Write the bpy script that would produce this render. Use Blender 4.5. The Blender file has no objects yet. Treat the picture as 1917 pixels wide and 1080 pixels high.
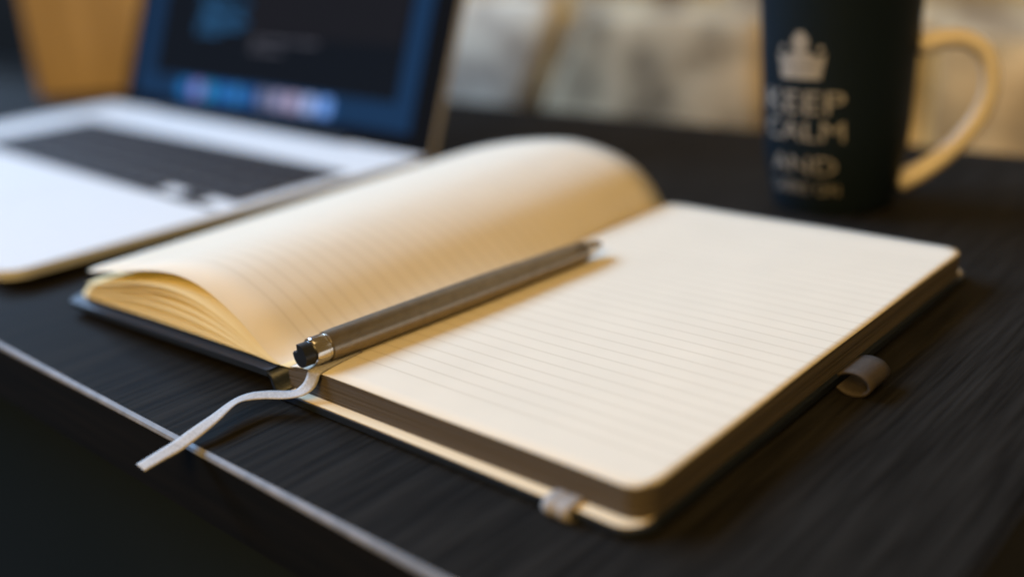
import bpy, bmesh, math, random
from mathutils import Vector, Matrix
random.seed(7)
R = math.radians
scene = bpy.context.scene
col = scene.collection

# ------------------------------------------------------------------ camera
cam_d = bpy.data.cameras.new('camera')
cam = bpy.data.objects.new('camera', cam_d); col.objects.link(cam)
right = Vector((0.749787, 0.65854, -0.064377)); up = Vector((-0.182681, 0.299537, 0.936432)); back = Vector((0.635962, -0.690364, 0.344892))
m = Matrix.Identity(4)
for i, v in enumerate((right, up, back)):
    for j in range(3): m[j][i] = v[j]
m.translation = Vector((0.25968, -0.17618, 0.1444))
cam.matrix_world = m
cam_d.sensor_fit = 'HORIZONTAL'; cam_d.sensor_width = 36.0; cam_d.lens = 36.88
cam_d.clip_start = 0.01; cam_d.clip_end = 60
cam_d.dof.use_dof = True
cam_d.dof.focus_distance = 0.325
cam_d.dof.aperture_fstop = 2.75
cam_d.dof.aperture_blades = 0
scene.camera = cam

# ------------------------------------------------------------------ light
world = bpy.data.worlds.new('World'); scene.world = world; world.use_nodes = True
bg = world.node_tree.nodes['Background']
bg.inputs['Color'].default_value = (1.0, 0.60, 0.20, 1)
bg.inputs['Strength'].default_value = 0.15

def area(name, loc, target, size, energy, color):
    l = bpy.data.lights.new(name, 'AREA'); l.shape = 'RECTANGLE'; l.size, l.size_y = size
    l.energy = energy; l.color = color
    o = bpy.data.objects.new(name, l); col.objects.link(o)
    o.location = loc
    o.rotation_euler = (Vector(target) - Vector(loc)).to_track_quat('-Z', 'Y').to_euler()
    return o
area('window_light', (-3.95, -0.25, 2.85), (-0.02, 0.1, 0.0), (4.2, 1.8), 585, (0.40, 0.64, 1.0))
area('room_lamp', (0.55, -1.65, 1.35), (0.0, 0.2, 0.0), (1.2, 0.9), 36, (1.0, 0.65, 0.225))
area('overhead_fill', (0.05, -0.15, 1.75), (-0.05, 0.2, 0.0), (0.9, 0.9), 4, (1.0, 0.66, 0.28))  # added fill from above, reaching the wall behind the laptop lid

scene.view_settings.view_transform = 'Standard'
scene.view_settings.look = 'None'
scene.view_settings.exposure = 0.0
scene.view_settings.gamma = 1.0
scene.cycles.use_denoising = True
scene.cycles.filter_width = 2.0
scene.cycles.max_bounces = 10
scene.cycles.diffuse_bounces = 6

# ------------------------------------------------------------------ materials
def mat(name, color, rough=0.5, metal=0.0, spec=0.5, emit=None, emit_s=0.0, coat=0.0):
    mt = bpy.data.materials.new(name); mt.use_nodes = True
    b = mt.node_tree.nodes['Principled BSDF']
    b.inputs['Base Color'].default_value = (*color, 1)
    b.inputs['Roughness'].default_value = rough
    b.inputs['Metallic'].default_value = metal
    b.inputs['Specular IOR Level'].default_value = spec
    b.inputs['Coat Weight'].default_value = coat
    if emit:
        b.inputs['Emission Color'].default_value = (*emit, 1)
        b.inputs['Emission Strength'].default_value = emit_s
    return mt

def nodes(mt):
    nt = mt.node_tree
    return nt, nt.nodes['Principled BSDF'], (lambda t: nt.nodes.new(t)), nt.links.new

def coords(nt, scale=(1, 1, 1), rot=(0, 0, 0)):
    tc = nt.nodes.new('ShaderNodeTexCoord'); mp = nt.nodes.new('ShaderNodeMapping')
    mp.inputs['Scale'].default_value = scale; mp.inputs['Rotation'].default_value = rot
    nt.links.new(tc.outputs['Object'], mp.inputs['Vector'])
    return mp.outputs['Vector']

def add_noise(mt, scale, c1, c2, stretch=(1, 1, 1), lo=0.35, hi=0.65, detail=5, bump=0.0, bdist=0.001, rough=None):
    nt, b, N, L = nodes(mt)
    n = N('ShaderNodeTexNoise'); n.inputs['Scale'].default_value = scale; n.inputs['Detail'].default_value = detail
    L(coords(nt, stretch), n.inputs['Vector'])
    r = N('ShaderNodeValToRGB')
    r.color_ramp.elements[0].position = lo; r.color_ramp.elements[0].color = (*c1, 1)
    r.color_ramp.elements[1].position = hi; r.color_ramp.elements[1].color = (*c2, 1)
    L(n.outputs['Fac'], r.inputs['Fac']); L(r.outputs['Color'], b.inputs['Base Color'])
    if bump:
        bp = N('ShaderNodeBump'); bp.inputs['Strength'].default_value = bump; bp.inputs['Distance'].default_value = bdist
        L(n.outputs['Fac'], bp.inputs['Height']); L(bp.outputs['Normal'], b.inputs['Normal'])
    if rough:
        mr = N('ShaderNodeMapRange'); mr.inputs['To Min'].default_value = rough[0]; mr.inputs['To Max'].default_value = rough[1]
        L(n.outputs['Fac'], mr.inputs['Value']); L(mr.outputs['Result'], b.inputs['Roughness'])
    return mt

# dark wood laminate: streaks along the depth of the desk
M_desk = add_noise(mat('dark_wood', (.03, .03, .03), .42, spec=.016), 26, (.0075, .0069, .0060), (.0215, .0195, .0168), (17, .8, 17), .34, .74, 9, .7, .0006, (.5, .65))
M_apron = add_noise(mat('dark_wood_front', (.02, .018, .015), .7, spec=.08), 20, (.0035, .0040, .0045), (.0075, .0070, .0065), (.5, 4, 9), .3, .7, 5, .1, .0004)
M_edge_highlight = add_noise(mat('edge_highlight_grey', (.3, .3, .32), .5, spec=.15), 160, (.13, .13, .135), (.21, .205, .21), (1, 1, 1), .3, .7, 3)  # pale grey paints in the window highlight along the desk edge
M_floor = add_noise(mat('dark_floor', (.003, .005, .007), .9, spec=.05), 5, (.0090, .0150, .0200), (.012, .018, .024), lo=.3, hi=.7)

def paper(name, base, trans, tw, lines=False, pitch=0.006, y0=0.012, y1=0.192):
    mt = bpy.data.materials.new(name); mt.use_nodes = True
    nt = mt.node_tree; nt.nodes.clear(); N = nt.nodes.new; L = nt.links.new
    out = N('ShaderNodeOutputMaterial'); mix = N('ShaderNodeMixShader'); d = N('ShaderNodeBsdfDiffuse'); t = N('ShaderNodeBsdfTranslucent')
    mix.inputs['Fac'].default_value = tw
    t.inputs['Color'].default_value = (*trans, 1)
    n = N('ShaderNodeTexNoise'); n.inputs['Scale'].default_value = 60; n.inputs['Detail'].default_value = 6
    tc = N('ShaderNodeTexCoord'); L(tc.outputs['Object'], n.inputs['Vector'])
    rp = N('ShaderNodeValToRGB'); rp.color_ramp.elements[0].position = .3; rp.color_ramp.elements[1].position = .7
    rp.color_ramp.elements[0].color = (*[c * .965 for c in base], 1); rp.color_ramp.elements[1].color = (*base, 1)
    L(n.outputs['Fac'], rp.inputs['Fac'])
    colr = rp.outputs['Color']
    if lines:
        s = N('ShaderNodeSeparateXYZ'); L(tc.outputs['Object'], s.inputs[0])
        def M(op, a, b=None):
            k = N('ShaderNodeMath'); k.operation = op
            for i, v in enumerate((a, b)):
                if v is None: continue
                if isinstance(v, (int, float)): k.inputs[i].default_value = v
                else: L(v, k.inputs[i])
            return k.outputs[0]
        f = M('FRACT', M('DIVIDE', s.outputs['Y'], pitch))
        on = M('LESS_THAN', M('ABSOLUTE', M('SUBTRACT', f, .5)), .045)
        on = M('MULTIPLY', on, M('MULTIPLY', M('GREATER_THAN', s.outputs['Y'], y0), M('LESS_THAN', s.outputs['Y'], y1)))
        mx = N('ShaderNodeMix'); mx.data_type = 'RGBA'
        L(on, mx.inputs['Factor']); L(colr, mx.inputs['A']); mx.inputs['B'].default_value = (.70, .63, .51, 1)
        colr = mx.outputs['Result']
    n2 = N('ShaderNodeTexNoise'); n2.inputs['Scale'].default_value = 1400; n2.inputs['Detail'].default_value = 3; L(tc.outputs['Object'], n2.inputs['Vector'])
    bp = N('ShaderNodeBump'); bp.inputs['Strength'].default_value = .12; bp.inputs['Distance'].default_value = .0003; L(n2.outputs['Fac'], bp.inputs['Height']); L(bp.outputs['Normal'], d.inputs['Normal'])
    L(colr, d.inputs['Color']); L(d.outputs[0], mix.inputs[1]); L(t.outputs[0], mix.inputs[2]); L(mix.outputs[0], out.inputs['Surface'])
    return mt
PAPER = (.865, .80, .675)
M_page = paper('ruled_paper', PAPER, (.90, .72, .10), .28, True)
M_plain_bounce = paper('plain_paper_bounce', (.93, .81, .50), (.92, .74, .10), .28, False)  # yellower base paints in light bounced between the fanned sheets
M_end = paper('endpaper', (.84, .70, .48), (.3, .2, .1), .03)
# stacked page edges: fine dark and light layers
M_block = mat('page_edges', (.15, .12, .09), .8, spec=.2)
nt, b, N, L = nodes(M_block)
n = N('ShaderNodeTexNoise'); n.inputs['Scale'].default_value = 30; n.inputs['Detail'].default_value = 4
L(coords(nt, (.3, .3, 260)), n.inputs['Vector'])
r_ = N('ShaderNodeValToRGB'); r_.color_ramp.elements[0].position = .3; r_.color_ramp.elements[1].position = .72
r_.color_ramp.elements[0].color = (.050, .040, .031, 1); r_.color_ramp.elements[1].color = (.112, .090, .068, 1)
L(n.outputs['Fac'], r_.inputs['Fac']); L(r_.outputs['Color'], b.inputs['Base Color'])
M_cover = add_noise(mat('black_leatherette', (.012, .014, .019), .38, spec=.35), 900, (.009, .013, .020), (.016, .021, .031), lo=.3, hi=.7, bump=.25, bdist=.0003)
def fabric(name, c, sc=1500):
    return add_noise(mat(name, c, .75, spec=.3), sc, tuple(x * .75 for x in c), tuple(min(1, x * 1.15) for x in c), lo=.3, hi=.7, bump=.3, bdist=.0002)
M_ribbon = fabric('pale_satin_ribbon', (.40, .38, .36)); M_ribbon.node_tree.nodes['Principled BSDF'].inputs['Specular IOR Level'].default_value = .15
M_strap = fabric('grey_elastic', (.30, .27, .24))
M_loop = fabric('brown_grey_elastic', (.050, .039, .030))

M_pen = add_noise(mat('gunmetal', (.18, .16, .14), .30, .9), 300, (.25, .215, .17), (.31, .265, .21), (1, 1, 1), .3, .7, 3)
M_chrome = mat('chrome', (.75, .73, .70), .16, 1.0)
M_rubber = mat('black_plastic', (.008, .009, .011), .35)

M_alu = add_noise(mat('aluminium', (.8, .8, .82), .6, 0, spec=.02), 700, (.60, .60, .59), (.65, .65, .64), lo=.3, hi=.7)
M_lid = add_noise(mat('lid_aluminium', (.3, .3, .3), .6, 0, spec=.05), 700, (.30, .28, .26), (.34, .32, .30), lo=.3, hi=.7)
M_key = mat('key_plastic', (.030, .026, .025), .6, spec=.035)
M_well = mat('keyboard_well', (.34, .33, .32), .7, spec=.1)
M_bezel = mat('black_glass', (.006, .007, .009), .5, spec=0)
M_hinge = mat('hinge_plastic', (.01, .01, .012), .7, spec=.1)
def glow(name, c, s):
    return mat(name, (.004, .004, .005), .3, emit=c, emit_s=s, spec=0)
M_wallpaper = glow('screen_wallpaper', (.0075, .033, .088), 1.0)
M_window = glow('editor_window', (.0035, .006, .010), 1.0)
M_panel = glow('editor_panel', (.0085, .009, .012), 1.0)
M_txtblue = glow('blue_text', (.03, .14, .32), 1.0)
M_txtgrey = glow('grey_text', (.10, .10, .125), 1.0)
M_dock = glow('dock_bar', (.006, .045, .14), 1.0)
ICON = [(.02, .22, .62), (.30, .28, .72), (.03, .30, .62), (.02, .17, .58), (.04, .25, .66), (.02, .12, .40), (.18, .20, .32), (.38, .36, .55), (.50, .42, .60), (.42, .55, .95), (.20, .42, 1.0)]
M_icon = [glow('icon_colour', c, .78) for c in ICON]

M_mug = mat('black_glaze', (.0075, .0125, .0175), .45, spec=.05)
M_cream = add_noise(mat('cream_glaze', (.86, .70, .48), .35), 60, (.74, .64, .51), (.82, .72, .58), lo=.3, hi=.7)
M_print = add_noise(mat('cream_print', (.6, .55, .48), .5), 400, (.19, .175, .15), (.34, .31, .27), lo=.3, hi=.7)

M_box = add_noise(mat('amber_wood', (.5, .27, .08), .5), 9, (.34, .235, .12), (.54, .39, .225), (6, 6, .6), .3, .7, 6, .1, .0005)
M_dark = add_noise(mat('black_board', (.010, .012, .013), .7, spec=.1), 30, (.003, .0042, .005), (.005, .0065, .0075), lo=.3, hi=.7)
def stone(name, c):
    return add_noise(mat(name, c, .85, spec=.2), 18, tuple(x * .36 for x in c), tuple(min(1, x * 1.2) for x in c), (1, 1, 1), .32, .68, 8, .8, .004)
M_st_pale = stone('pale_stone', (.95, .76, .60))
M_st_brown = stone('brown_stone', (.62, .49, .31))
M_st_grey = stone('grey_brown_stone', (.72, .56, .38))
M_st_tan = stone('tan_stone', (.66, .46, .22))
M_mortar = stone('pale_mortar', (.95, .83, .68))
M_joint_shade = stone('joint_shade', (.50, .40, .27))  # dark tone paints the shade in the slanting joint

# ------------------------------------------------------------------ helpers
def obj(name, verts, faces, material, parent=None, smooth=False, loc=(0, 0, 0)):
    me = bpy.data.meshes.new(name)
    me.from_pydata([tuple(v) for v in verts], [], faces)
    me.update()
    return link(name, me, material, parent, smooth, loc)

def link(name, me, material, parent=None, smooth=False, loc=(0, 0, 0)):
    if material is not None and not me.materials: me.materials.append(material)
    if smooth:
        for p in me.polygons: p.use_smooth = True
    o = bpy.data.objects.new(name, me); col.objects.link(o); o.location = loc
    if parent: o.parent = parent
    return o

def from_bm(name, bm, material, parent=None, smooth=False, loc=(0, 0, 0)):
    bmesh.ops.recalc_face_normals(bm, faces=bm.faces)
    me = bpy.data.meshes.new(name); bm.to_mesh(me); bm.free()
    return link(name, me, material, parent, smooth, loc)

def thing(name, label, cat, loc=(0, 0, 0), rotz=0.0, group=None):
    o = bpy.data.objects.new(name, None); col.objects.link(o)
    o.location = loc; o.rotation_euler = (0, 0, rotz); o.empty_display_size = .02
    o['label'] = label; o['category'] = cat
    if group: o['group'] = group
    return o

def rounded_outline(x0, y0, x1, y1, radii, seg=8):
    # radii: (x0y0, x1y0, x1y1, x0y1)
    pts = []
    for (cx, cy, sx, sy, a0, r) in ((x0, y0, 1, 1, 180, radii[0]), (x1, y0, -1, 1, 270, radii[1]), (x1, y1, -1, -1, 0, radii[2]), (x0, y1, 1, -1, 90, radii[3])):
        if r <= 0: pts.append((cx, cy)); continue
        for k in range(seg + 1):
            a = R(a0 + 90 * k / seg)
            pts.append((cx + sx * r + r * math.cos(a), cy + sy * r + r * math.sin(a)))
    return pts

def prism_bm(pts, z0, z1, bevel=0.0, seg=2, zf=None):
    bm = bmesh.new()
    lo = [bm.verts.new((x, y, z0 + (zf(x, y) if zf else 0))) for x, y in pts]
    hi = [bm.verts.new((x, y, z1 + (zf(x, y) if zf else 0))) for x, y in pts]
    n = len(pts)
    f0 = bm.faces.new(lo[::-1]); f1 = bm.faces.new(hi)
    for i in range(n): bm.faces.new((lo[i], lo[(i + 1) % n], hi[(i + 1) % n], hi[i]))
    if bevel:
        es = list({e for f in (f0, f1) for e in f.edges})
        bmesh.ops.bevel(bm, geom=es, offset=bevel, segments=seg, affect='EDGES', profile=.5)
    return bm

def box_bm(x0, y0, z0, x1, y1, z1, bevel=0.0, seg=2):
    bm = prism_bm([(x0, y0), (x1, y0), (x1, y1), (x0, y1)], z0, z1)
    if bevel: bmesh.ops.bevel(bm, geom=list(bm.edges), offset=bevel, segments=seg, affect='EDGES', profile=.5)
    return bm

def lathe(name, prof, material, parent, seg=48, axis=None, origin=(0, 0, 0), close=True):
    """prof: list of (r, t) along axis"""
    o = Vector(origin); a = Vector(axis or (0, 0, 1)).normalized()
    u = a.cross(Vector((0, 0, 1)) if abs(a.z) < .9 else Vector((1, 0, 0))).normalized(); w = a.cross(u)
    vs, fs = [], []
    for r, t in prof:
        for k in range(seg):
            an = 2 * math.pi * k / seg
            vs.append(o + a * t + (u * math.cos(an) + w * math.sin(an)) * r)
    for i in range(len(prof) - 1):
        for k in range(seg):
            k2 = (k + 1) % seg
            fs.append((i * seg + k, i * seg + k2, (i + 1) * seg + k2, (i + 1) * seg + k))
    if close:
        fs.append(tuple(range(seg))[::-1]); b0 = (len(prof) - 1) * seg; fs.append(tuple(range(b0, b0 + seg)))
    me = bpy.data.meshes.new(name); me.from_pydata([tuple(v) for v in vs], [], fs); me.update()
    bm = bmesh.new(); bm.from_mesh(me); bmesh.ops.recalc_face_normals(bm, faces=bm.faces); bm.to_mesh(me); bm.free()
    ob = link(name, me, material, parent, True)
    ob.modifiers.new('edges', 'EDGE_SPLIT').split_angle = R(40)
    return ob

def spline(pts, n):
    """Catmull-Rom through pts -> n samples"""
    P = [Vector(p) for p in pts]; P = [P[0] * 2 - P[1]] + P + [P[-1] * 2 - P[-2]]
    out = []; segs = len(P) - 3
    for i in range(n):
        t = i / (n - 1) * segs; k = min(int(t), segs - 1); t -= k
        a, b_, c, d = P[k:k + 4]
        out.append(.5 * ((2 * b_) + (c - a) * t + (2 * a - 5 * b_ + 4 * c - d) * t * t + (-a + 3 * b_ - 3 * c + d) * t ** 3))
    return out

def sheet(name, grid, material, parent, thick=0.0, smooth=True):
    nu, nv = len(grid), len(grid[0])
    vs = [p for row in grid for p in row]
    fs = [(i * nv + j, i * nv + j + 1, (i + 1) * nv + j + 1, (i + 1) * nv + j) for i in range(nu - 1) for j in range(nv - 1)]
    o = obj(name, vs, fs, material, parent, smooth)
    if thick:
        sm = o.modifiers.new('thickness', 'SOLIDIFY'); sm.thickness = thick; sm.offset = 0
    return o

# ------------------------------------------------------------------ setting: floor, wall
fl = obj('floor', [(-6, -6, -.73), (6, -6, -.73), (6, 6, -.73), (-6, 6, -.73)], [(0, 1, 2, 3)], M_floor)
fl['kind'] = 'structure'

WY = 0.76
DESK_Y = 0.412
wall = thing('stone_wall', 'rough wall of pale and brown stone blocks with wide mortar behind the desk', 'wall', (0, WY, 0))
from_bm('mortar', box_bm(-.98, .006, -.73, 1.6, .12, 1.0), M_mortar, wall)
# blocks: outline in wall coordinates (x, z), depth, material
def stone_block(pts, material, depth, jig=.0025):
    # densify, wobble, then extrude with a soft rim
    pts = [(.26 + (x - .26) * 1.59, .144 + (z - .144) * 1.59) for x, z in pts]
    depth *= 1.4
    P = []
    for i in range(len(pts)):
        a, b_ = Vector(pts[i]), Vector(pts[(i + 1) % len(pts)])
        k = max(2, int((b_ - a).length / .03))
        for q in range(k): P.append(a.lerp(b_, q / k))
    c = sum(P, Vector((0, 0))) / len(P)
    P = [p + Vector((random.uniform(-jig, jig), random.uniform(-jig, jig))) for p in P]
    bm = bmesh.new()
    rings = []
    for s, y in ((1.0, .02), (1.0, -depth * .55), (.965, -depth * .88), (.90, -depth), (.5, -depth * 1.12)):
        rings.append([bm.verts.new((c.x + (p.x - c.x) * s, y + random.uniform(-1, 1) * .0012 * (y < 0), c.y + (p.y - c.y) * s)) for p in P])
    n = len(P)
    for r0, r1 in zip(rings, rings[1:]):
        for i in range(n): bm.faces.new((r0[i], r0[(i + 1) % n], r1[(i + 1) % n], r1[i]))
    ce = bm.verts.new((c.x, -depth * 1.15, c.y))
    for i in range(n): bm.faces.new((rings[-1][i], rings[-1][(i + 1) % n], ce))
    return from_bm('stone', bm, material, wall, True)
B, T = -.03, .068
stone_block([(-.385, B), (-.262, B), (-.252, .004), (-.215, T + .012), (-.39, T + .012)], M_st_pale, .010)
stone_block([(-.250, B), (-.055, B), (-.062, T), (-.198, T - .002)], M_st_brown, .008)
stone_block([(-.238, .0), (-.229, .0), (-.198, T - .004), (-.212, T - .002)], M_joint_shade, .004, .001)  # dark strip drawn in for the shaded joint between the two blocks
stone_block([(-.046, B), (.034, B), (.038, T - .004), (-.054, T)], M_st_grey, .008)
stone_block([(.043, B), (.118, B), (.125, T - .01), (.046, T - .006)], M_st_tan, .009)
stone_block([(.128, B), (.290, B), (.282, T), (.134, T - .004)], M_st_brown, .008)
for x, w, mt_ in ((-.585, .15, M_st_grey), (-.425, .19, M_st_brown), (-.225, .17, M_st_tan), (-.045, .2, M_st_brown), (.165, .16, M_st_grey)):
    stone_block([(x, B - .075), (x + w, B - .077), (x + w - .003, B - .010), (x + .002, B - .011)], mt_, .008)
stone_block([(-.59, B), (-.398, B), (-.402, T + .01), (-.58, T)], M_st_brown, .008)
mats = [M_st_brown, M_st_grey, M_st_tan, M_st_pale]
for row in range(3):
    z0 = T + .024 + row * .088; x = -.58 + row * .012
    while x < .34:
        w = random.uniform(.13, .2)
        stone_block([(x, z0), (x + w, z0 + random.uniform(-.003, .003)), (x + w - random.uniform(0, .006), z0 + .074), (x + .003, z0 + .075)], random.choice(mats), .008)
        x += w + .014

# ------------------------------------------------------------------ desk
desk = thing('desk', 'dark wood-grained desk with a pale painted highlight along its front edge', 'desk', (0, 0, 0))
def fy(x): return -.0385 - .0188 * (x + .0084)       # front edge, very slightly out of square with the notebook
DX0, DX1, DT = -1.5, .2005, .026
CH = .0016
pts = [(DX0, fy(DX0) + CH), (DX1 - CH, fy(DX1) + CH), (DX1 - CH, DESK_Y - .001), (DX0, DESK_Y - .001)]
bm = bmesh.new()
top = [bm.verts.new((x, y, 0)) for x, y in pts]; bot = [bm.verts.new((x, y, -.004)) for x, y in pts]
bm.faces.new(top); bm.faces.new(bot[::-1])
for i in range(4): bm.faces.new((bot[i], bot[(i + 1) % 4], top[(i + 1) % 4], top[i]))
from_bm('tabletop', bm, M_desk, desk)
# chamfered strip, its pale colour painting the window highlight on the front edge
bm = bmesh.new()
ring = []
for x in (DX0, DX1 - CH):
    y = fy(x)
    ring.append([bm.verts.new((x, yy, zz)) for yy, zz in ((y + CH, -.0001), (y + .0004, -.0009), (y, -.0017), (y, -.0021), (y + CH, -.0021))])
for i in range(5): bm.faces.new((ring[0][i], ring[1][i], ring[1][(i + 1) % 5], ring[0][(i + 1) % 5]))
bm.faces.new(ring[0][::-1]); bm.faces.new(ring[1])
from_bm('edge_highlight', bm, M_edge_highlight, desk)
bm = bmesh.new()
ring = []
for x in (DX0, DX1 - .0018):
    y = fy(x)
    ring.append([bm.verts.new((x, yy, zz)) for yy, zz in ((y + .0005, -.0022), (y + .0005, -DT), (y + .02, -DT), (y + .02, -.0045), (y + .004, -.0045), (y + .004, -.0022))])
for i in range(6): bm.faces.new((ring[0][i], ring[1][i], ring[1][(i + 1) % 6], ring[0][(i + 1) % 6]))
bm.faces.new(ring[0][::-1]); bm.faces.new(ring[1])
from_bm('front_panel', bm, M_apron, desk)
yR = fy(DX1)
from_bm('side_band', box_bm(DX1 - CH + .0002, yR + .004, -DT, DX1 + .0012, DESK_Y - .001, -.0006, .0005, 1), M_desk, desk)
from_bm('underside_panel', box_bm(DX0, -.012, -DT, DX1 - .004, DESK_Y - .002, -.0042), M_apron, desk)
from_bm('under_desk_shade', box_bm(DX0 + .01, .03, -.725, DX1 - .01, .045, -DT - .0004), M_floor, desk)  # added dark sheet standing in for the shade under the desk
for lx in (DX0 + .02, DX1 - .06):
    for ly in (.30,):
        from_bm('leg', box_bm(lx, ly, -.73, lx + .05, ly + .05, -DT - .0005, .002, 1), M_apron, desk)

# ------------------------------------------------------------------ notebook
nb = thing('notebook', 'open black notebook with cream ruled pages, left pages curling up from the spine', 'notebook', (0, 0, 0))
PW, PH, ZT = .135, .210, .012        # page width, page height, top of the right-hand block
zc = .0009                           # covers ride on the elastic strap underneath
from_bm('back_cover', prism_bm(rounded_outline(-.0018, -.0042, .1364, .2142, (0.0005, .008, .008, 0.0005)), zc, zc + .0022, .0006), M_cover, nb)
from_bm('endpaper', prism_bm(rounded_outline(.0005, -.0036, .1346, .2134, (0.0, .0065, .0065, 0.0)), zc + .00225, zc + .00255), M_end, nb)
bz = zc + .0026
def gutter(x, y=0):                   # the right block dips into the gutter
    return -.0013 * math.exp(-max(x, 0) / .0045)
bm = bmesh.new()
out = rounded_outline(-.0018, 0, PW, PH, (0, .0065, .0065, 0), 8)
fine = []
for i in range(len(out)):
    a, b_ = Vector(out[i]), Vector(out[(i + 1) % len(out)])
    k = max(1, int((b_ - a).length / .003)) if abs(a.y - b_.y) < 1e-6 else 1
    for q in range(k): fine.append(a.lerp(b_, q / k))
lv = 34
jit = [random.uniform(0, .00032) for _ in range(lv)] + [0]
rings = [[bm.verts.new((p.x - jit[i] * (p.x > .1), p.y + jit[i] * (.5 - p.y / PH) * 2, bz + (ZT - .00015 - bz + gutter(p.x)) * i / lv)) for p in fine] for i in range(lv + 1)]
for r0, r1 in zip(rings, rings[1:]):
    for i in range(len(fine)): bm.faces.new((r0[i], r0[(i + 1) % len(fine)], r1[(i + 1) % len(fine)], r1[i]))
bm.faces.new(rings[0][::-1]); bm.faces.new(rings[-1])
bmesh.ops.triangulate(bm, faces=[f for f in bm.faces if len(f.verts) > 4])
from_bm('page_block', bm, M_block, nb)
# top right-hand page: grid with rounded outer corners
NU, NVV = 48, 40
rc = .0065
grid = []
for i in range(NU + 1):
    x = PW * (i / NU) ** 1.0
    inset = 0.0
    if x > PW - rc: inset = rc - math.sqrt(max(0, rc * rc - (x - (PW - rc)) ** 2))
    grid.append([(x, inset + (PH - 2 * inset) * j / NVV, ZT + gutter(x) + .00022 * (1 + math.sin(x * 43 + j * .21) * math.cos(j * .17 - x * 30))) for j in range(NVV + 1)])
sheet('page', grid, M_page, nb, .0001)

# front cover, lying open to the left and held up level with the top of the spine
def cz(x): return .0077 + .0036 * min(0, (x + .02)) / .125
from_bm('front_cover', prism_bm(
    [p for p in rounded_outline(-.1455, -.0042, -.0072, .2142, (.008, 0.0005, 0.0005, .008))], 0, .0022, .0006, 2, lambda x, y: cz(x) - .0005), M_cover, nb)
# spine: wraps from the back cover up to the front cover
prof = spline([(.0005, 0, zc + .0001), (-.0032, 0, .0016), (-.0050, 0, .0042), (-.0060, 0, .0070), (-.0078, 0, .0080)], 14)
sheet('spine', [[Vector((p.x, y, p.z)) for y in (-.0040, .05, .1, .15, .2140)] for p in prof], M_cover, nb, .0017)

# left-hand sheets, fanned between the cover and the top curled sheet
front_top = [(-.1335, .0185), (-.115, .0218), (-.099, .0246), (-.082, .0283), (-.0637, .0306), (-.050, .0300), (-.0384, .0270), (-.0248, .0210), (-.0122, .0128), (-.0045, .0102), (.0008, .0108)]
far_top = [(-.137, .0185), (-.118, .0245), (-.098, .0297), (-.078, .0335), (-.058, .0358), (-.043, .0358), (-.027, .0330), (-.0150, .0285), (-.0070, .0225), (-.0018, .0160), (.0008, .0112)]
NS = 44
ft = spline([(x, 0, z) for x, z in front_top], NS); fr = spline([(x, 0, z) for x, z in far_top], NS)
def left_sheet(t, dx, dy, shade=None, wob=0.0, edge=0.0):
    g = []
    for i in range(NS):
        row = []
        for j in range(17):
            v = j / 16
            k = v * v * (3 - 2 * v)
            p = ft[i].lerp(fr[i], k)
            s = i / (NS - 1)                                     # 0 outer edge, 1 spine
            xb = -.1418 + (.1418 - .0015) * s                    # flat sheet lying on the cover
            zb = cz(xb) + .0019 + .0012 * (1 - s) ** .5
            if s > .93: zb += .0008 * (s - .93) / .07
            tt = t
            x = xb + (p.x - xb) * tt; z = zb + (p.z - zb) * tt
            z += wob * math.sin(s * 9 + v * 3) * (s * (1 - s)) * 4 + edge * (1 - s) ** 3
            yy = dy + PH * v
            if s * .135 < rc:                                    # rounded outer corners
                q = s * .135; ins = rc - math.sqrt(max(0, rc * rc - (rc - q) ** 2)); yy = dy + ins + (PH - 2 * ins) * v
            row.append((x + dx * (1 - s), yy, z))
        g.append(row)
    return sheet('page', g, shade or M_plain_bounce, nb, .00009)
left_sheet(1.0, 0, 0, M_page)
for k, (t, w, e) in enumerate(((.735, .0004, -.003), (.72, .0003, -.003), (.60, -.0002, -.0026), (.455, .0003, -.002), (.44, -.0002, -.002), (.325, .0002, -.0014),
                               (.225, .0002, -.001), (.205, 0, -.0009), (.115, .0001, -.0004), (.045, 0, 0), (.02, 0, 0))):
    left_sheet(t, random.uniform(-.0008, .0008), random.uniform(-.0004, .0008), None, w, e)

# elastic closure, hooked round the lower and upper edges of the back cover
for s in (1, -1):
    y0 = -.0042 if s == 1 else .2142
    path = spline([(0, y0 + s * .0052, zc + .0030), (0, y0 + s * .002, zc + .0031), (0, y0 - s * .0006, zc + .0028), (0, y0 - s * .0016, zc + .0012), (0, y0 - s * .0006, .0004), (0, y0 + s * .004, .00035), (0, y0 + s * .03, .00035)], 26)
    rows = []
    for p in path:
        rows.append([Vector((.108 + .0088 * q / 8, p.y - s * .0005 * math.sin(math.pi * (q / 4 % 1)) , p.z + .0003 * math.sin(math.pi * (q / 4 % 1)) * (p.z > .002))) for q in range(9)])
    sheet('elastic_band', rows, M_strap, nb, .0006)
# pen loop on the fore edge
pr = []
for k in range(25):
    a = R(150 - 300 * k / 24)
    pr.append(((.1428 + .0054 * math.cos(a)), .0042 + .0036 * math.sin(a)))
sheet('pen_loop', [[Vector((x, y, z)) for y in (.0960, .0995, .1030, .1065, .1100)] for x, z in pr], M_loop, nb, .0009)
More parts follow.
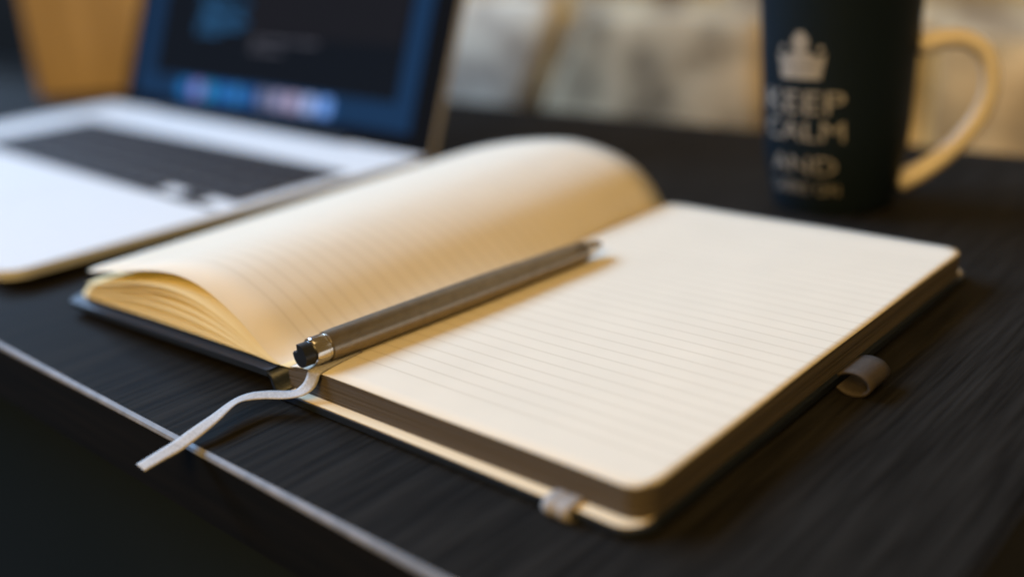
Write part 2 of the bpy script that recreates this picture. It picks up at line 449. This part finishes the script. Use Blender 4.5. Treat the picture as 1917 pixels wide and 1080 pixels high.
# bookmark ribbon: over the block, down its front and out past the edge of the desk
rp = [(.0110, .018, .0127), (.0118, .006, .0127), (.0128, -.0002, .01265), (.0122, -.0012, .0105), (.0110, -.0022, .0080), (.0092, -.0046, .0062), (.0056, -.0074, .0056), (.0006, -.0107, .0056), (-.0030, -.0148, .0056), (-.0037, -.0206, .0055),
      (-.0012, -.0297, .0045), (-.0004, -.0375, .0030), (-.0009, -.0426, .0015), (-.0015, -.0477, .0006), (-.0022, -.0540, -.0006)]
pp = spline(rp, 76)
rows = []
for i, p in enumerate(pp):
    d = (pp[min(i + 1, 75)] - pp[max(i - 1, 0)]); d.z = 0
    d.normalize()
    s = i / 75
    w = Vector((-d.y, d.x, 0))                     # level across the ribbon
    if p.y > -.003: w = Vector((1, 0, 0))
    elif p.y > -.0075: w = Vector((1, 0, 0)).lerp(w, (-.003 - p.y) / .0045).normalized()
    if w.x < 0 and p.y > -.012 and False: w = -w
    tw = 16 * math.exp(-((s - .66) / .06) ** 2) - 8 * math.exp(-((s - .85) / .1) ** 2)
    rows.append((p, w, tw))
# keep the width vector continuous
prev = None; g = []
for p, w, tw in rows:
    if prev is not None and w.dot(prev) < 0: w = -w
    prev = w
    wv = (w * math.cos(R(tw)) + Vector((0, 0, 1)) * math.sin(R(tw)))
    g.append([p + wv * (q / 4 - .5) * .0057 for q in range(5)])
sheet('bookmark_ribbon', g, M_ribbon, nb, .00016)

# ------------------------------------------------------------------ pen
P0 = Vector((.0080, -.0010, ZT + .0051)); P1 = Vector((.0215, .1355, ZT + .0046))
ax = (P1 - P0).normalized(); LEN = (P1 - P0).length
pen = thing('pen', 'dark gunmetal ballpoint pen lying in the gutter of the open notebook', 'pen', P0)
lathe('barrel', [(.0042, .0088), (.0049, .0092), (.0050, .0125), (.0050, .050), (.0049, .080), (.00475, .0925), (.00475, .0932)], M_pen, pen, axis=ax)
lathe('grip', [(.0045, .0930), (.00455, .0936), (.0045, .104), (.0044, .1150), (.0040, .1265), (.0039, .1267)], M_pen, pen, axis=ax)
lathe('tip_cone', [(.0037, .1266), (.0036, .1275), (.0030, .1320), (.0022, .1352), (.0014, .1366), (.0008, .1376)], M_chrome, pen, axis=ax)
lathe('collar', [(.0038, .0030), (.0044, .0033), (.0046, .0040), (.0046, .0078), (.0043, .0081), (.0043, .0088), (.0040, .0090)], M_chrome, pen, axis=ax)
# black end plug with a square notch cut into its rim
u = Vector((0, 0, 1)) - ax * ax.z; u.normalize(); w = u.cross(ax) * -1
outl = []
for k in range(80):
    a = 2 * math.pi * k / 80
    rr_ = .0038
    dd = (math.degrees(a) - 52 + 180) % 360 - 180
    if abs(dd) < 27: rr_ = .0017
    outl.append((rr_ * math.cos(a), rr_ * math.sin(a)))
bm = bmesh.new()
# angle measured from up towards the left-hand side of the pen as seen end on
lo = [bm.verts.new(u * a - w * b_ - ax * .0008) for a, b_ in outl]
hi = [bm.verts.new(u * a - w * b_ + ax * .0042) for a, b_ in outl]
bm.faces.new(lo); bm.faces.new(hi[::-1])
for i in range(80): bm.faces.new((lo[i], hi[i], hi[(i + 1) % 80], lo[(i + 1) % 80]))
bmesh.ops.bevel(bm, geom=[e for f in list(bm.faces)[:1] for e in f.edges], offset=.0003, segments=2, affect='EDGES')
from_bm('end_plug', bm, M_rubber, pen, True).modifiers.new('edges', 'EDGE_SPLIT').split_angle = R(35)

# ------------------------------------------------------------------ laptop
LW, LD, LZ = .394, .242, .0092
lap = thing('laptop', 'silver laptop standing open with black keys and a dark blue lit screen', 'laptop', (-.178, .234, 0), R(-3))
from_bm('base', prism_bm(rounded_outline(-LW, -LD, 0, 0, (.012, .012, .006, .006), 10), .0050, LZ, .0014, 3), M_alu, lap, False)
for fx in (-LW + .03, -.03):
    for fy_ in (-LD + .03, -.03):
        lathe('rubber_foot', [(.006, 0), (.006, .0052)], M_rubber, lap, 20, origin=(fx, fy_, 0))
# keyboard: well and keys
KX0, KX1, KY0, KY1 = -.330, -.010, -.134, -.049
cache = {}
def key_mesh(w, d):
    k = (round(w, 4), round(d, 4))
    if k not in cache:
        bm = bmesh.new()
        b0 = [bm.verts.new((sx * w / 2, sy * d / 2, 0)) for sx, sy in ((-1, -1), (1, -1), (1, 1), (-1, 1))]
        t0 = [bm.verts.new((sx * (w / 2 - .0004), sy * (d / 2 - .0004), .0011)) for sx, sy in ((-1, -1), (1, -1), (1, 1), (-1, 1))]
        bm.faces.new(b0[::-1]); bm.faces.new(t0)
        for i in range(4): bm.faces.new((b0[i], b0[(i + 1) % 4], t0[(i + 1) % 4], t0[i]))
        me = bpy.data.meshes.new('key'); bm.to_mesh(me); bm.free(); me.materials.append(M_key); cache[k] = me
    return cache[k]
px = (KX1 - KX0) / 14.5
rowh = [(.0085, [1] * 14 + [.5]), (.0158, [1] * 13 + [1.5]), (.0158, [1.5] + [1] * 13), (.0158, [1.75] + [1] * 11 + [1.75]), (.0158, [2.25] + [1] * 10 + [2.25])]
gap = .0023
y = KY1
first = None
def put_key(x, yy, w, d):
    o = bpy.data.objects.new('key', key_mesh(w, d)); col.objects.link(o); o.parent = lap; o.location = (x, yy, LZ + .0001)
for h, ws in rowh:
    x = KX0
    for wv in ws:
        put_key(x + wv * px / 2, y - h / 2, wv * px - gap, h - gap); x += wv * px
    y -= h
hb = .0150
x = KX0
for wv in (1, 1, 1, 1.25, 5, 1.25, 1):
    put_key(x + wv * px / 2, y - hb / 2, wv * px - gap, hb - gap); x += wv * px
for k in range(3):                                            # half-height arrow keys, gaps of bare metal above left and right
    put_key(x + px / 2, y - hb * (.77 if k == 1 else .84), px - gap, (hb * .46 if k == 1 else hb * .30) - gap * .5)
    if k == 1: put_key(x + px / 2, y - hb * .27, px - gap, hb * .46 - gap * .5)
    x += px
# dark well showing between the keys (stops short of the arrow gaps)
ybot = y - hb
AX = KX0 + 11.5 * px
bm = bmesh.new()
for a, b0_, c_, d_ in ((KX0 - .001, y, KX1 + .001, KY1 + .001), (KX0 - .001, ybot - .001, AX - .0004, y), (AX + px, ybot - .001, AX + 2 * px, y)):
    bm.faces.new([bm.verts.new((xx, yy, LZ + .00008)) for xx, yy in ((a, b0_), (c_, b0_), (c_, d_), (a, d_))])
from_bm('keyboard_well', bm, M_well, lap)
from_bm('trackpad', prism_bm(rounded_outline(-.247, -.232, -.137, -.150, (.003,) * 4, 5), LZ - .0004, LZ + .00012), M_alu, lap)
# hinge, lid and screen: built flat then tilted back
lathe('hinge', [(.0044, -.31), (.0044, -.075)], M_hinge, lap, 24, axis=(1, 0, 0), origin=(0, .0005, LZ - .0012))
TILT = R(21.7)
LH = .262
def lidpt(x, v, d=0.0):                                       # x along hinge, v up the lid, d towards the viewer
    return Vector((x, .0045 + math.sin(TILT) * v - math.cos(TILT) * d, LZ - .003 + math.cos(TILT) * v + math.sin(TILT) * d))
def lid_bm(x0, v0, x1, v1, d0, d1, rad=(0, 0, 0, 0), bevel=0.0):
    bm = prism_bm(rounded_outline(x0, v0, x1, v1, rad, 6), d0, d1, bevel)
    for vtx in bm.verts: vtx.co = lidpt(vtx.co.x, vtx.co.y, vtx.co.z)
    return bm
from_bm('lid', lid_bm(-LW + .004, 0, -.002, LH, -.0030, -.0004, (.004, .004, .012, .012), .001), M_lid, lap)
bez = from_bm('bezel', lid_bm(-LW + .0055, .0015, -.0035, LH - .0015, -.0003, .0003, (.003, .003, .010, .010)), M_bezel, lap)
SX0, SX1, SV0, SV1 = -LW + .022, -.025, .0125, LH - .02
scr = from_bm('screen', lid_bm(SX0, SV0, SX1, SV1, .0004, .0007), M_wallpaper, lap)
from_bm('editor_window', lid_bm(SX0 + .026, .0300, SX1 - .017, SV1 - .008, .0008, .0010), M_window, scr)
WX0, WX1 = SX0 + .026, SX1 - .017
from_bm('editor_panel', lid_bm(WX0 + .125, .0645, WX1 - .004, SV1 - .012, .0011, .0012), M_panel, scr)
bm = bmesh.new()
def text_rows(x0, x1, v0, v1, material, n):
    bm = bmesh.new()
    for k in range(n):
        v = v1 - (v1 - v0) * (k + .5) / n; h = (v1 - v0) / n * .45
        x = x0 + random.choice((0, .006, .012)) 
        while x < x1 - .01:
            ww = random.uniform(.008, .026); xe = min(x1, x + ww)
            q = [bm.verts.new(lidpt(a, b_, .00135)) for a, b_ in ((x, v), (xe, v), (xe, v + h), (x, v + h))]
            bm.faces.new(q); x = xe + .003
            if random.random() < .16: break
    o = from_bm('text_lines', bm, material, scr); o['kind'] = 'stuff'
text_rows(WX0 + .052, WX0 + .125, .062, .092, M_txtblue, 7)
text_rows(WX0 + .130, WX1 - .012, .052, .063, M_txtgrey, 3)
text_rows(WX0 + .05, WX1 - .03, .110, .20, M_txtgrey, 20)
DXa, DXb = -.304, -.100
from_bm('dock', lid_bm(DXa, .0142, DXb, .0290, .0008, .0010, (.003,) * 4), M_dock, scr)
n = len(ICON); pitch = (DXb - DXa - .006) / n
for k in range(n):
    xx = DXa + .003 + pitch * (k + .5); s = pitch * .41
    from_bm('dock_icon', lid_bm(xx - s, .0216 - s * .83, xx + s, .0216 + s * .83, .0011, .0013, (s * .4,) * 4), M_icon[k], scr)

# ------------------------------------------------------------------ mug
MC = Vector((.0465, .2865, 0)); MH = .116
mug = thing('mug', 'tall black mug with a cream handle and pale lettering under a crown', 'mug', MC)
prof = [(0, .0265), (.001, .0272), (.004, .0280), (.012, .0296), (.025, .0320), (.040, .0333), (.060, .0341), (.080, .0349), (.098, .0355), (.112, .0361), (.116, .0360)]
def mug_r(h):
    for (h0, r0), (h1, r1) in zip(prof, prof[1:]):
        if h0 <= h <= h1: return r0 + (r1 - r0) * (h - h0) / (h1 - h0)
    return prof[-1][1]
inner = [(MH, .0345), (.110, .0330), (.060, .0308), (.020, .0275), (.008, .0240), (.006, .010)]
lathe('body', [(r, h) for h, r in prof] + [(r, h) for h, r in inner], M_mug, mug, 72)
Rr = Vector((right.x, right.y, 0)).normalized(); Nc = Rr.cross(Vector((0, 0, 1)))
def mug_pt(a, h, out=.0):
    d = Rr * math.sin(a) + Nc * math.cos(a)
    return d * (mug_r(h) + out) + Vector((0, 0, h))
HA = R(80)
Hd = Rr * math.sin(HA) + Nc * math.cos(HA); Ht = Hd.cross(Vector((0, 0, 1))).normalized()
hp = spline([(.0335, .0715), (.0440, .0742), (.0550, .0735), (.0635, .0670), (.0665, .0555), (.0645, .0430), (.0575, .0305), (.0475, .0200), (.0370, .0125), (.0285, .0090)][0:0] or
            [(.0335, 0, .0715), (.0440, 0, .0742), (.0550, 0, .0735), (.0635, 0, .0670), (.0668, 0, .0555), (.0650, 0, .0430), (.0578, 0, .0305), (.0478, 0, .0200), (.0372, 0, .0125), (.0285, 0, .0090)], 40)
vs, fs = [], []
NSg = 16
for i, p in enumerate(hp):
    d = hp[min(i + 1, 39)] - hp[max(i - 1, 0)]; d.normalize()
    nrm = Vector((-d.z, 0, d.x))
    fl_ = 1 + .35 * (abs(i - 19.5) / 19.5) ** 4
    for k in range(NSg):
        a = 2 * math.pi * k / NSg
        q = p + nrm * (.0043 * fl_ * math.cos(a)); off = .0056 * fl_ * math.sin(a)
        vs.append(Hd * q.x + Vector((0, 0, q.z)) + Ht * off)
for i in range(39):
    for k in range(NSg):
        k2 = (k + 1) % NSg; fs.append((i * NSg + k, i * NSg + k2, (i + 1) * NSg + k2, (i + 1) * NSg + k))
fs.append(tuple(range(NSg))[::-1]); fs.append(tuple(range(39 * NSg, 40 * NSg)))
h_ = obj('handle', vs, fs, M_cream, mug, True)
h_.modifiers.new('smooth', 'SUBSURF').render_levels = 1

def wrap(bm, a0, h0, name):
    """flat drawing (x across, y up, metres) -> onto the mug at angle a0, base height h0"""
    for _ in range(3):
        es = [e for e in bm.edges if e.calc_length() > .0016]
        if not es: break
        bmesh.ops.subdivide_edges(bm, edges=es, cuts=1); bmesh.ops.triangulate(bm, faces=bm.faces)
    for v in bm.verts:
        h = h0 + v.co.y; v.co = mug_pt(a0 + v.co.x / mug_r(h), h, .00022)
    return from_bm(name, bm, M_print, mug)
def text_bm(s, width, height):
    cu = bpy.data.curves.new('letters', 'FONT'); cu.body = s; cu.align_x = 'CENTER'; cu.offset = 0; cu.resolution_u = 3
    o = bpy.data.objects.new('letters', cu); col.objects.link(o)
    dg = bpy.context.evaluated_depsgraph_get(); me = bpy.data.meshes.new_from_object(o.evaluated_get(dg))
    bpy.data.objects.remove(o); bpy.data.curves.remove(cu)
    bm = bmesh.new(); bm.from_mesh(me); bpy.data.meshes.remove(me)
    xs = [v.co.x for v in bm.verts]; ys = [v.co.y for v in bm.verts]
    cx = (max(xs) + min(xs)) / 2
    for v in bm.verts:
        v.co = Vector(((v.co.x - cx) * width / (max(xs) - min(xs)), (v.co.y - min(ys)) * height / (max(ys) - min(ys)), 0))
    bmesh.ops.triangulate(bm, faces=bm.faces)
    return bm
TA = R(-44)
for s, wd, ht, h0 in (('KEEP', .040, .0098, .0482), ('CALM', .040, .0090, .0358), ('AND', .033, .0080, .0205), ('CARRY ON', .034, .0055, .0105)):
    wrap(text_bm(s, wd, ht), TA, h0, 'lettering')
# crown emblem: band, five points with balls, and a small cross on top
bm = bmesh.new()
def poly(pts):
    f = bm.faces.new([bm.verts.new((x, y, 0)) for x, y in pts])
def disc(cx, cy, r):
    poly([(cx + r * math.cos(2 * math.pi * k / 12), cy + r * math.sin(2 * math.pi * k / 12)) for k in range(12)])
poly([(-.0095, 0), (.0095, 0), (.0105, .0050), (-.0105, .0050)])
poly([(-.0105, .0054), (.0105, .0054), (.0118, .0112), (.0080, .0094), (.0048, .0090), (.0042, .0118), (-.0042, .0118), (-.0048, .0090), (-.0080, .0094), (-.0118, .0112)])
disc(0, .0158, .0042); disc(-.0092, .0132, .0013); disc(.0092, .0132, .0013); poly([(-.0018, .0190), (.0018, .0190), (.0018, .0206), (-.0018, .0206)])
bmesh.ops.triangulate(bm, faces=bm.faces)
wrap(bm, TA, .0635, 'crown_emblem')

# ------------------------------------------------------------------ things at the back left
bx = thing('wooden_box', 'amber brown wooden box standing behind the back left corner of the laptop', 'box', (-.692, .368, 0), R(40))
def panel(name, x0, y0, z0, x1, y1, z1): return from_bm(name, box_bm(x0, y0, z0, x1, y1, z1, .0015, 2), M_box, bx)
panel('front_panel', -.098, -.050, 0, .087, -.038, .14)
panel('side_panel', .0755, -.0378, 0, .087, .055, .14)
panel('side_panel', -.098, -.0378, 0, -.0865, .055, .14)
panel('back_panel', -.0863, .0435, 0, .0753, .055, .14)
panel('lid', -.101, -.053, .1403, .090, .058, .150)
pb = thing('black_board', 'dark upright board at the far left edge behind the amber box', 'board', (-1.08, .385, 0), 0)
from_bm('board', box_bm(-.14, -.01, .004, .14, .012, .16, .003), M_dark, pb)
from_bm('foot', box_bm(-.145, -.02, 0, .145, .02, .0038, .001), M_dark, pb)
